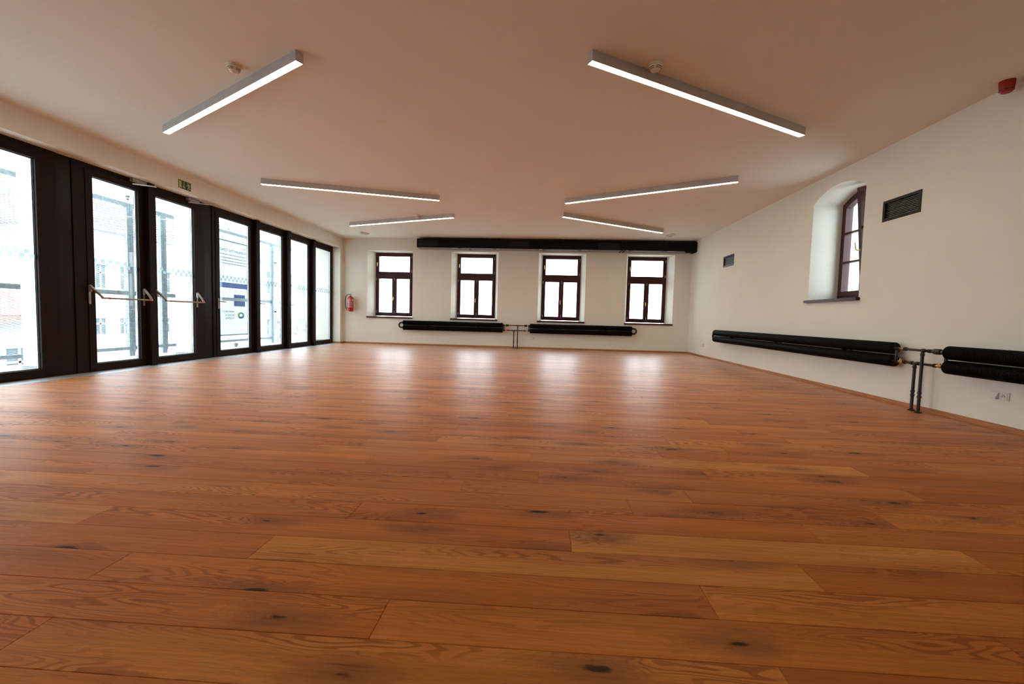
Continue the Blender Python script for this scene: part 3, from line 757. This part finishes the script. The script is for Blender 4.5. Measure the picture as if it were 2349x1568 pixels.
# ------------------------------------------------------------------ finned tube radiators and their pipes
def finned(o, d, L, r0=.0655, pitch=.0125, seg=20):
    """finned tube: saw-tooth profile turned around the axis"""
    prof = []; n = int(L/pitch); p = L/n
    prof.append((.045, 0))
    for i in range(n): prof += [(r0, i*p+.001), (r0, i*p+p*.55), (r0-.006, i*p+p*.68), (r0-.006, i*p+p*.95)]
    prof.append((.045, L))
    return MB().lathe(prof, o, d, seg)
def radiator(name, A, D, L, Nrm, label, group):
    """A = axis start of tubes at pipe end (at wall height 0), D = direction away from the pipes, Nrm = out of the wall"""
    A = Vector(A); D = Vector(D); N = Vector(Nrm); up = Vector((0, 0, 1))
    r = thing(name, A+D*L/2, label, 'radiator', group)
    zU, zLo = .6385, .500
    for z in (zU, zLo):
        t = finned(A+up*z, D, L).build('finned_tube', 'radiator_black', r, 25)
        m = MB()
        for k in range(18):                      # spiral fin edges showing at the open end
            q = 2*math.pi*k/18; v = up*math.cos(q)+D.cross(up)*math.sin(q); v2 = up*math.cos(q+.25)+D.cross(up)*math.sin(q+.25)
            m.bar(A+up*z-D*.003+v*.028, A+up*z-D*.003+v2*.062, .004, .006, up=D)
        m.build('fin_end', 'pipe_black', t)
    hd = MB().cyl(A+up*zU-D*.055, A+up*zU+D*.01, .024, 14).cyl(A+up*zLo-D*.055, A+up*zLo+D*.01, .024, 14)
    hd.cyl(A+up*(zLo+.01)-D*.028, A+up*(zU-.01)-D*.028, .0145, 12)
    hd.build('header_pipe', 'pipe_black', r, 40)
    E = A+D*L; zc = (zU+zLo)/2; R = (zU-zLo)/2
    pts = [E+up*zU-D*.02, E+up*zU+D*.05] + [E+D*(.05+R*math.sin(q))+up*(zc+R*math.cos(q)) for q in [math.pi*i/12 for i in range(1, 12)]] + [E+up*zLo+D*.05, E+up*zLo-D*.02]
    u = MB().tube(pts, .0235, 14).build('return_bend', 'pipe_black', r, 50)
    MB().cyl(E+up*(zU+.015)+D*.03, E+up*(zU+.042)+D*.03, .006, 8).build('vent_screw', 'pipe_black', u, 40)
    n = max(2, int(L/1.6))
    for k in range(n):
        p = A+D*(L*(k+.5)/n)
        MB().bar(p-N*.108+up*.46, p-N*.108+up*.68, .03, .006, up=N).box(*sorted((p.x-.012, p.x+.012)), *sorted((p.y-.012, p.y+.012)), zc-.008, zc+.008).bar(p-N*.108+up*zc, p+up*zc, .02, .012).build('wall_bracket', 'pipe_black', r)
OFF = .11
radiator('finned_radiator', (-1.066, YF-OFF, 0), (-1, 0, 0), 2.838, (0, -1, 0), 'black double finned-tube radiator on the far wall, left of the pipes', 'finned tube radiators')
radiator('finned_radiator', (-.304, YF-OFF, 0), (1, 0, 0), 2.79, (0, -1, 0), 'black double finned-tube radiator on the far wall, right of the pipes', 'finned tube radiators')
radiator('finned_radiator', (XR-OFF, 5.035, 0), (0, 1, 0), 4.94, (-1, 0, 0), 'long black finned-tube radiator under the arched window on the right wall', 'finned tube radiators')
radiator('finned_radiator', (XR-OFF, 4.395, 0), (0, -1, 0), 4.94, (-1, 0, 0), 'black finned-tube radiator running out of view at the right edge', 'finned tube radiators')

def pipes(U, a, b, vU, vL, base, label):
    """U(t, z, off) -> point along the wall; a,b ends; vU / vL positions of the risers"""
    r = thing('heating_pipes', U(vU, 0, 0), label, 'pipes', 'radiator supply pipes')
    zU, zL = .640, .500
    def collar(m, t, z, axis):
        p = Vector(U(t, z, 0))
        if axis == 'h': q = (Vector(U(t+.02, z, 0))-p).normalized()
        else: q = Vector((0, 0, 1))
        m.lathe([(.0165, -.014), (.0195, -.012), (.0195, -.006), (.0165, -.003), (.0165, .003), (.0195, .006), (.0195, .012), (.0165, .014)], p, q, 12)
    s = 1 if b > a else -1
    for z, v, nm in ((zU, vU, 'supply_pipe'), (zL, vL, 'return_pipe')):
        m = MB().cyl(U(a+s*.07, z, 0), U(b-s*.07, z, 0), .0125, 12)
        d = .0 if z == zL else .036
        m.cyl(U(v, .0, d), U(v, z, d), .0145, 14)
        if d: m.cyl(U(v, z, 0), U(v, z, d), .0145, 12)
        for t in (v-.035, v+.035): collar(m, t, z, 'h')
        for t in (a+s*.085, b-s*.085): collar(m, t, z, 'h')
        for zz in (z-.04, .205, .165):
            p = Vector(U(v, zz, d)); m.lathe([(.016, -.012), (.0195, -.009), (.0195, -.004), (.016, 0), (.0195, .004), (.0195, .009), (.016, .012)], p, (0, 0, 1), 12)
        m.lathe([(.036, .001), (.036, .004), (.026, .012), (.016, .018)], U(v, 0, d), (0, 0, 1), 20)
        o = m.build(nm, 'pipe_black', r, 40)
        for t, q in ((a, s), (b, -s)):
            bm_ = MB(); ax = (Vector(U(t+q*.05, z, 0))-Vector(U(t, z, 0)))
            if z == zL:
                bm_.lathe([(.012, -.002), (.014, .004), (.014, .02), (.018, .024), (.018, .040), (.013, .044), (.013, .072)], U(t, z, 0), ax, 10)
                bm_.cyl(U(t+q*.032, z, 0), U(t+q*.032, z+.030, 0), .010, 10)
                bm_.build('brass_valve', 'brass', o, 40)
            else:
                bm_.lathe([(.011, -.002), (.013, .004), (.013, .072)], U(t, z, 0), ax, 10); bm_.build('brass_valve', 'brass', o, 40)
                th = MB()
                if base == 'far' or q*s < 0:
                    th.lathe([(.014, .000), (.026, .006), (.029, .02), (.029, .065), (.024, .085), (.013, .092)], U(t+q*.022, z, 0), ax, 16)
                    th.build('thermostat_knob', 'pipe_black', o, 40)
pipes(lambda t, z, o: (t, YF-OFF-o, z), -1.011, -.359, -.645, -.752, 'far', 'black heating pipes rising from the floor between the far radiators')
pipes(lambda t, z, o: (XR-OFF-o, t, z), 4.980, 4.450, 4.640, 4.765, 'right', 'black heating pipes with brass valves between the right wall radiators')

# ------------------------------------------------------------------ wall vents
def vent(v, label):
    y0, y1, z0, z1 = v
    r = thing('wall_vent', (XR, (y0+y1)/2, z0), label, 'vent', 'dark grilles high on the right wall')
    P = lambda y, z, d: (XR+d, y, z)
    fr = MB().ring(((y0-.02, y1+.02, z0-.02, z1+.02), (y0+.012, y1-.012, z0+.012, z1-.012), -.008, .004), P)
    fr.ring(((y0+.002, y1-.002, z0+.002, z1-.002), (y0+.012, y1-.012, z0+.012, z1-.012), .004, .06), P); fr.build('frame', 'vent_dark', r)
    MB().box(XR+.10, XR+.105, y0, y1, z0, z1).build('shade_backing', 'vent_shade', r)  # black sheet painting the shade deep in the recess
    for k in range(13):
        y = y0+.012+(y1-y0-.024)*(k+.5)/13; MB().box(XR+.035, XR+.058, y-.002, y+.002, z0+.01, z1-.01).build('upright_blade', 'vent_slat', r)
    for k in range(9):
        z = z0+.012+(z1-z0-.024)*(k+.5)/9; MB().box(XR+.012, XR+.030, y0+.012, y1-.012, z-.0022, z+.0022).build('cross_blade', 'vent_slat', r)
vent(V1, 'dark rectangular air grille beside the arched window, the nearer of two')
vent(V2, 'small dark air grille near the far end of the right wall')

# ------------------------------------------------------------------ sockets
def socket(U, lab, double=True):
    """U(t,z,d): t along the wall to the right, d out of the wall"""
    r = thing('wall_socket', U(0, .255, 0), lab, 'socket', 'white sockets low on the walls')
    def bx(t0, t1, z0, z1, d0, d1, b=.002):
        a = Vector(U(t0, z0, d0)); c = Vector(U(t1, z1, d1))
        return MB().bbox(min(a.x, c.x), max(a.x, c.x), min(a.y, c.y), max(a.y, c.y), min(a.z, c.z), max(a.z, c.z), b)
    n = 2 if double else 1; W = .071
    bx(-n*W/2-.005, n*W/2+.005, .255, .338, 0, .008).build('plate', 'white_plastic', r)
    for k in range(n):
        c = (-n*W/2) + W*(k+.5)
        ins = bx(c-.030, c+.030, .266, .327, .008, .013).build('insert', 'white_plastic', r)
        if k == 0:
            lid = MB(); pts = [U(c-.029, .322, .014), U(c-.029, .276, .040), U(c-.029, .270, .040), U(c-.029, .316, .012)]
            lid.prism(pts, Vector(U(c+.029, .3, 0))-Vector(U(c-.029, .3, 0))); lid.build('hinged_lid', 'shiny_white', ins)
            lid = MB(); lid.prism([U(c-.029, .322, .012), U(c-.029, .272, .040), U(c-.029, .272, .012)], Vector(U(c-.026, .3, 0))-Vector(U(c-.029, .3, 0)))
            lid.prism([U(c+.026, .322, .012), U(c+.026, .272, .040), U(c+.026, .272, .012)], Vector(U(c-.026, .3, 0))-Vector(U(c-.029, .3, 0))); lid.build('lid_cheek', 'shiny_white', ins)
            bx(c-.024, c+.024, .268, .285, .0125, .0135, .0003).build('shadow_slot', 'socket_dark', ins)
        else:
            ax = Vector(U(0, 0, 1))-Vector(U(0, 0, 0))
            MB().lathe([(.024, 0), (.024, .0012), (.0205, .0012), (.0205, .0002)], U(c, .2965, .013), ax, 24).build('rim', 'white_plastic', ins, 40)
            MB().lathe([(.0205, 0), (.0205, .0006)], U(c, .2965, .0128), ax, 24).build('recess', 'facade_trim', ins)
            m = MB()
            for t, z, q in ((-.0095, 0, .0035), (.0095, 0, .0035), (0, .010, .003)): m.lathe([(q, 0), (q, .0015)], U(c+t, .2965+z, .0134), ax, 10)
            m.build('pin_hole', 'socket_dark', ins)
socket(lambda t, z, d: (XR-d, 4.012-t, z), 'white double wall socket with hinged lid below the near right radiator')
socket(lambda t, z, d: (-.233+t, YF-d, z), 'white double wall socket on the far wall beside the heating pipes')
socket(lambda t, z, d: (XR-d, 10.965-t, z), 'white single wall socket with lid near the far right corner', False)

# ------------------------------------------------------------------ fire extinguisher
def extinguisher():
    cx, cy = -5.433, YF-.13; R = .0765; z0 = .912
    r = thing('fire_extinguisher', (cx, cy, z0), 'red fire extinguisher with black hose hung in the far left corner', 'fire extinguisher')
    MB().lathe([(R-.02, 0), (R-.006, .006), (R, .022), (R, .385), (R-.008, .405), (R-.028, .425), (.024, .438), (.021, .447)], (cx, cy, z0), (0, 0, 1), 32).build('cylinder', 'red_enamel', r, 40)
    lb = MB(); n = 20; a0, a1 = math.radians(205), math.radians(335)
    pts = []
    def sleeve(m, z_lo, z_hi, A0, A1, rr, n=16):
        v = [(cx+rr*math.cos(A0+(A1-A0)*i/n), cy+rr*math.sin(A0+(A1-A0)*i/n), z) for z in (z_lo, z_hi) for i in range(n+1)]
        return m.add(v, [(i, i+1, n+2+i, n+1+i) for i in range(n)])
    lab = sleeve(lb, z0+.11, z0+.335, a0, a1, R+.0008).build('label', 'label_pink', r, 60)
    m = MB()
    for k, (zz, A0, A1, hh) in enumerate(((.325, 210, 318, .004), (.30, 215, 235, .018), (.275, 215, 240, .022), (.245, 215, 235, .016), (.245, 255, 272, .014), (.245, 290, 305, .014), (.125, 212, 320, .005), (.14, 212, 318, .003))):
        sleeve(m, z0+zz-hh/2, z0+zz+hh/2, math.radians(A0), math.radians(A1), R+.0016, 6)
    m.build('label_print', 'label_white', lab)
    sleeve(MB(), z0+.305, z0+.345, math.radians(318), math.radians(352), R+.002, 6).build('inspection_tag', 'label_yellow', r)
    MB().lathe([(.018, 0), (.022, .008), (.022, .03), (.016, .038), (.016, .06), (.011, .066)], (cx, cy, z0+.44), (0, 0, 1), 16).build('valve', 'closer_grey', r, 40)
    h = MB(); h.bar((cx-.01, cy, z0+.487), (cx+.095, cy, z0+.476), .022, .006); h.build('carry_handle', 'steel_brushed', r)
    h = MB(); h.bar((cx-.01, cy, z0+.498), (cx+.085, cy, z0+.545), .020, .005); h.build('squeeze_lever', 'steel_brushed', r)
    p = [(cx-.012, cy-.02, z0+.482), (cx-.06, cy-.02, z0+.482), (cx-.105, cy-.02, z0+.455), (cx-.135, cy-.02, z0+.38), (cx-.145, cy-.02, z0+.28), (cx-.14, cy-.02, z0+.17), (cx-.118, cy-.02, z0+.09)]
    def smoothp(p, n=5):
        out = []
        for i in range(len(p)-1):
            a, b, c, d = [Vector(p[max(0, min(len(p)-1, q))]) for q in (i-1, i, i+1, i+2)]
            for k in range(n):
                t = k/n; out.append(.5*((2*b)+(-a+c)*t+(2*a-5*b+4*c-d)*t*t+(-a+3*b-3*c+d)*t**3))
        return out+[Vector(p[-1])]
    hs = MB().tube(smoothp(p), .010, 10).build('hose', 'rubber_black', r, 60)
    MB().lathe([(.011, 0), (.014, .01), (.014, .02), (.009, .035), (.012, .065)], (cx-.121, cy-.02, z0+.095), (.35, 0, -1), 12).build('nozzle', 'red_plastic', hs, 40)
    MB().bar((cx-.12, cy-.02, z0+.105), (cx-R+.004, cy-.01, z0+.115), .02, .014).build('hose_clip', 'rubber_black', hs)
    MB().box(cx-.02, cx+.02, cy+R-.004, YF, z0+.33, z0+.40).box(cx-.02, cx+.02, cy+R-.004, YF, z0+.05, z0+.09).build('wall_bracket', 'closer_grey', r)
extinguisher()

# ------------------------------------------------------------------ outside: gallery with mesh screens
GX = -7.50
def gallery():
    g = MB().box(GX-.2, XO-.015, -.5, 15.5, -.22, -.02).build('gallery_deck', 'concrete')
    tag(g, 'pale concrete gallery deck outside the glass doors', 'deck')
    def expanded(m, y0, y1, z0, z1, x, cw=.100, chh=.035, wd=.0050, th=.0015):
        ny = int(math.ceil((y1-y0)/cw)); nz = int((z1-z0)/chh); ch2 = (z1-z0)/nz
        cw2 = (y1-y0)/ny
        for j in range(nz):
            for i in range(ny):
                ya, za = y0+i*cw2, z0+j*ch2; ym, zm = ya+cw2/2, za+ch2/2
                for p, q in (((ya, zm), (ym, za+ch2)), ((ym, za+ch2), (ya+cw2, zm)), ((ya+cw2, zm), (ym, za)), ((ym, za), (ya, zm))):
                    a = wd/2
                    m.add([(x-th, p[0], p[1]-a), (x-th, q[0], q[1]-a), (x+th, q[0], q[1]+a), (x+th, p[0], p[1]+a)], [(0, 1, 2, 3)])
    labs = ['galvanised mesh screen panel outside the nearest left pane and first door', 'narrow galvanised mesh screen panel outside the second door',
            'wide galvanised mesh screen panel carrying the banner', 'galvanised mesh screen panel outside the last left panes']
    for (y0, y1), lab in zip(((.2, 7.408), (7.412, 8.098), (8.102, 11.568), (11.572, 15.17)), labs):
        r = thing('mesh_screen', (GX, (y0+y1)/2, 0), lab, 'mesh screen', 'mesh screens along the gallery')
        for ya, yb in ((y0, y0+.058), (y1-.058, y1)): MB().box(GX-.04, GX+.02, ya, yb, .05, 2.74).build('post', 'galvanised', r)
        for za, zb in ((.095, .15), (1.088, 1.162), (2.675, 2.74)):
            MB().box(GX-.035, GX+.015, y0+.058, y1-.058, za, zb).build('rail', 'galvanised', r)
        for za, zb in ((.15, 1.088), (1.162, 2.675)):
            m = MB(); expanded(m, y0+.058, y1-.058, za, zb, GX-.01)
            o = m.build('expanded_mesh', 'galvanised', r); o['kind'] = 'stuff'
        for yy in (y0+.03, y1-.03): MB().box(GX-.03, GX+.01, yy-.02, yy+.02, -.02, .05).build('foot', 'galvanised', r)
    e = thing('mesh_screen', (-7, 15.2, 0), 'mesh screen closing the far end of the gallery', 'mesh screen', 'mesh screens along the gallery')
    m = MB(); P = MB()
    P.ring(((-7.50, -6.53, .05, 2.74), (-7.45, -6.58, .11, 2.68), 15.18, 15.22), lambda x, z, d: (x, d, z)); P.build('frame', 'galvanised', e)
    for j in range(73):
        for i in range(9):
            ya, za = -7.45+i*.0967, .11+j*.0352; ym, zm = ya+.0483, za+.0176
            for p, q in (((ya, zm), (ym, za+.0352)), ((ym, za+.0352), (ya+.0967, zm)), ((ya+.0967, zm), (ym, za)), ((ym, za), (ya, zm))):
                m.add([(p[0], 15.196, p[1]-.003), (q[0], 15.196, q[1]-.003), (q[0], 15.204, q[1]+.003), (p[0], 15.204, p[1]+.003)], [(0, 1, 2, 3)])
    o = m.build('expanded_mesh', 'galvanised', e); o['kind'] = 'stuff'
    cn = thing('gallery_canopy', (-7.1, 7.5, 3.1), 'translucent corrugated canopy sheet over the gallery outside', 'canopy')
    m = MB(); n = 8; per = .152; N = int(16.0/per)*n; y_ = -.5
    for i in range(N+1):
        yy = y_+i*per/n; dz = .018*math.sin(2*math.pi*i/n)
        m.v += [(-6.53, yy, 3.17+dz), (-7.80, yy, 3.03+dz)]
        if i: m.f.append((2*i-2, 2*i-1, 2*i+1, 2*i))
    m.build('sheet', 'canopy_sheet', cn, 60)
    for yy in (1.0, 3.2, 5.4, 7.6, 9.8, 12.0, 14.2):
        MB().bar((-6.53, yy, 3.12), (-7.74, yy, 2.985), .04, .05).build('rafter', 'cream_steel', cn)
    b = thing('canopy_beam', (GX, 7.4, 2.8), 'cream steel beam under the gallery canopy above the mesh screens', 'beam')
    MB().box(GX-.05, GX+.05, 7.40, 15.2, 2.79, 2.88).build('beam', 'cream_steel', b)
    MB().box(GX-.03, GX+.03, 7.385, 7.40, 2.845, 2.875).box(GX-.02, GX+.02, 7.385, 7.40, 2.80, 2.825).build('end_plug', 'socket_dark', b)
    for yy in (9.9, 12.4):
        MB().tube([(GX, yy, 2.80), (GX, yy, 2.75)], .01, 8).build('hanger_rod', 'galvanised', b)
    f = thing('deck_lamp', (-7.37, 9.93, -.02), 'small grey floodlight on the gallery deck in front of the banner', 'floodlight')
    MB().bbox(-7.40, -7.34, 9.88, 9.98, .0, .075, .008).build('housing', 'galvanised', f); MB().box(-7.385, -7.355, 9.90, 9.96, -.02, .0).build('foot', 'galvanised', f)
    d = thing('rain_pipe', (GX+.08, 11.60, 0), 'white vertical pipe on the gallery screen beyond the banner', 'pipe')
    MB().cyl((GX+.075, 11.585, .03), (GX+.075, 11.585, 2.60), .028, 14).build('pipe', 'shiny_white', d, 40)
    for zz in (.85, 2.2): MB().lathe([(.034, -.015), (.034, .015)], (GX+.075, 11.585, zz), (0, 0, 1), 14).build('clamp', 'socket_dark', d, 40)
    l = thing('gate_latch', (GX+.03, 7.5, .8), 'thin metal latch rod on the gallery screen outside the first door', 'latch')
    MB().tube([(GX+.03, 7.49, .0), (GX+.03, 7.49, .62), (GX+.035, 7.47, .70), (GX+.035, 7.58, .705)], .006, 8).build('rod', 'galvanised', l, 40)
gallery()

def text_mesh(s, size):
    cu = bpy.data.curves.new('txt', 'FONT'); cu.body = s; cu.size = size; cu.extrude = .0035
    o = bpy.data.objects.new('txt', cu); col.objects.link(o)
    dg = bpy.context.evaluated_depsgraph_get(); me = bpy.data.meshes.new_from_object(o.evaluated_get(dg))
    bpy.data.objects.remove(o); return me
def banner():
    X = -7.555; y0, y1, z0, z1 = 8.92, 10.645, .245, 2.533
    r = thing('banner', (X, (y0+y1)/2, z0), 'white printed community centre banner on the mesh screen, seen from behind', 'banner')
    cl = MB().box(X-.0015, X+.0015, y0, y1, z0, z1).build('cloth', 'banner_cloth', r)
    MB().ring(((y0, y1, z0, z1), (y0+.03, y1-.03, z0+.03, z1-.03), X-.003, X+.003), lambda y, z, d: (d, y, z)).build('hem', 'banner_grey', r)
    def put(s, size, yR, zB, mat, width=None):
        me = text_mesh(s, size); me.materials.clear(); me.materials.append(MATS[mat])
        wd = max(v.co.x for v in me.vertices); k = (width/wd) if width else 1.
        for v in me.vertices: v.co = Vector((-v.co.z, -v.co.x*k, v.co.y))       # reads from outside, mirrored from inside
        o = bpy.data.objects.new('lettering', me); col.objects.link(o); o.parent = cl
        o.location = Vector((X, yR, zB)) - r.location
    put('KOMUNITNÍ CENTRUM', .088, 10.577, 2.265, 'banner_text', 1.13)
    m = MB(); rg = random.Random(3)
    for z in (2.185, 2.108, 2.035, 1.972):
        y = 10.572
        while y > 9.15:
            q = rg.uniform(.03, .10); m.box(X-.0035, X+.0035, y-q, y, z, z+.016); y -= q+.014
    m.box(X-.0035, X+.0035, 10.46, 10.56, 2.385, 2.40)
    m.build('small_print', 'banner_grey', cl)
    MB().box(X-.003, X+.003, y0+.03, 10.628, 1.402, 1.522).build('blue_band', 'banner_blue', cl)
    fl_ = MB().box(X-.003, X+.003, 10.134, 10.525, .962, 1.246).build('flag', 'banner_blue', cl)
    cy, cz, R = 10.33, 1.104, .092; m = MB()
    for k in range(12):
        a = k*math.pi/6; py, pz = cy+R*math.sin(a), cz+R*math.cos(a); pts = []
        for i in range(10):
            q = i*math.pi/5; rr = .0165 if i % 2 == 0 else .0066
            pts.append((X-.0042, py+rr*math.sin(q), pz+rr*math.cos(q)))
        m.prism(pts, (.0084, 0, 0))
    m.build('star_ring', 'banner_yellow', cl)
    put('MINISTERSTVO', .060, 10.137, .805, 'banner_grey', .44); put('PRO MÍSTNÍ', .060, 10.137, .725, 'banner_grey', .30); put('ROZVOJ', .060, 10.130, .650, 'banner_grey', .28)
    for a0, a1, mat in ((-.2, 2.1, 'banner_teal'), (2.1, 4.0, 'banner_blue'), (4.0, 6.1, 'banner_green')):
        m = MB(); n = 10
        v = [(X+d, 10.376+rr*math.sin(a0+(a1-a0)*i/n)*1.25, .738+rr*math.cos(a0+(a1-a0)*i/n)*.85) for d in (-.0035, .0035) for rr in (.095, .045) for i in range(n+1)]
        N = n+1; f = []
        for i in range(n): f += [(i, i+1, N+i+1, N+i), (2*N+i, 3*N+i, 3*N+i+1, 2*N+i+1), (i, 2*N+i, 2*N+i+1, i+1), (N+i, N+i+1, 3*N+i+1, 3*N+i)]
        m.add(v, f); m.build('logo_segment', mat, cl)
banner()

# ------------------------------------------------------------------ outside: ground and neighbouring houses
gd = MB().box(-60, 60, -60, 90, -4.3, -4.0).build('street_ground', 'asphalt'); tag(gd, 'pale paved ground between the houses outside', 'ground', kind='structure')
def house(name, x, y0, y1, ztop, zr, wins, label, roofmat, depth=9., trims=()):
    r = thing(name, (x-depth/2, (y0+y1)/2, -4), label, 'building', 'houses outside the glazing')
    MB().box(x-depth, x, y0, y1, -4, ztop).build('wall', 'facade_white', r)
    for z in trims: MB().box(x, x+.12, y0-.1, y1+.1, z, z+.22).build('cornice', 'facade_trim', r)
    e = .45; xm = x-depth/2; hip = min(depth/2, (y1-y0)/2)*.9
    rf = MB(); v = [(x+e, y0-e, ztop), (x+e, y1+e, ztop), (x-depth-e, y1+e, ztop), (x-depth-e, y0-e, ztop), (xm, y0+hip, zr), (xm, y1-hip, zr),
                    (x+e, y0-e, ztop-.15), (x+e, y1+e, ztop-.15), (x-depth-e, y1+e, ztop-.15), (x-depth-e, y0-e, ztop-.15)]
    rf.add(v, [(0, 1, 5, 4), (2, 3, 4, 5), (1, 2, 5), (3, 0, 4), (0, 6, 7, 1), (1, 7, 8, 2), (2, 8, 9, 3), (3, 9, 6, 0), (6, 9, 8, 7)])
    ro = rf.build('roof', roofmat, r)
    n = 22
    for k in range(n):                            # courses of tiles on the slope that faces the gallery
        t = (k+.5)/n; xx = x+e+(xm-x-e)*t; zz = ztop+(zr-ztop)*t; ya = y0-e+(hip+e)*t; yb = y1+e-(hip+e)*t
        MB().bar((xx, ya+.05, zz+.02), (xx, yb-.05, zz+.02), .13, .05, up=(1, 0, 1)).build('tile_course', roofmat, ro)
    for (ya, yb, za, zb) in wins:
        o = MB().ring(((ya-.08, yb+.08, za-.08, zb+.08), (ya, yb, za, zb), -.02, .06), lambda y, z, d: (x+d, y, z)).build('window', 'facade_trim', r)
        MB().box(x+.002, x+.02, ya, yb, za, zb).build('pane', 'far_glass', o)
        MB().box(x+.02, x+.045, (ya+yb)/2-.03, (ya+yb)/2+.03, za, zb).box(x+.02, x+.045, ya, yb, za+(zb-za)*.66-.03, za+(zb-za)*.66+.03).build('glazing_bars', 'far_frame', o)
house('town_house', -18, 15.2, 27.0, 4.05, 7.4, [(16.26+k*1.03, 16.66+k*1.03, z, z+.95) for k in range(9) for z in (1.62,)] + [(16.20+k*1.02, 16.62+k*1.02, -.27, .39) for k in range(9)],
      'white town house with hipped tile roof beyond the gallery mesh', 'roof_grey', trims=(2.75, 3.75, .95, -1.0))
house('low_house', -14, 3.0, 11.5, .55, 2.5, [(9.2, 9.8, -1.4, -.3), (10.3, 10.9, -1.4, -.3)], 'low white house with red tile roof seen through the nearest pane', 'roof_tile', depth=6., trims=(.2,))
house('corner_house', -19, 28.0, 44.0, 6.6, 9.6, [(28.6+k*1.9, 29.7+k*1.9, z, z+1.5) for k in range(7) for z in (2.1, -1.2)], 'white house with large windows beyond the far gallery panes', 'roof_grey', trims=(4.6, 1.0, 5.9))
st = MB().box(-11.5, -6.6, 17.5, 18.1, -4, .45).build('garden_wall', 'stone_wall'); tag(st, 'dark rubble garden wall beyond the end of the gallery', 'wall')
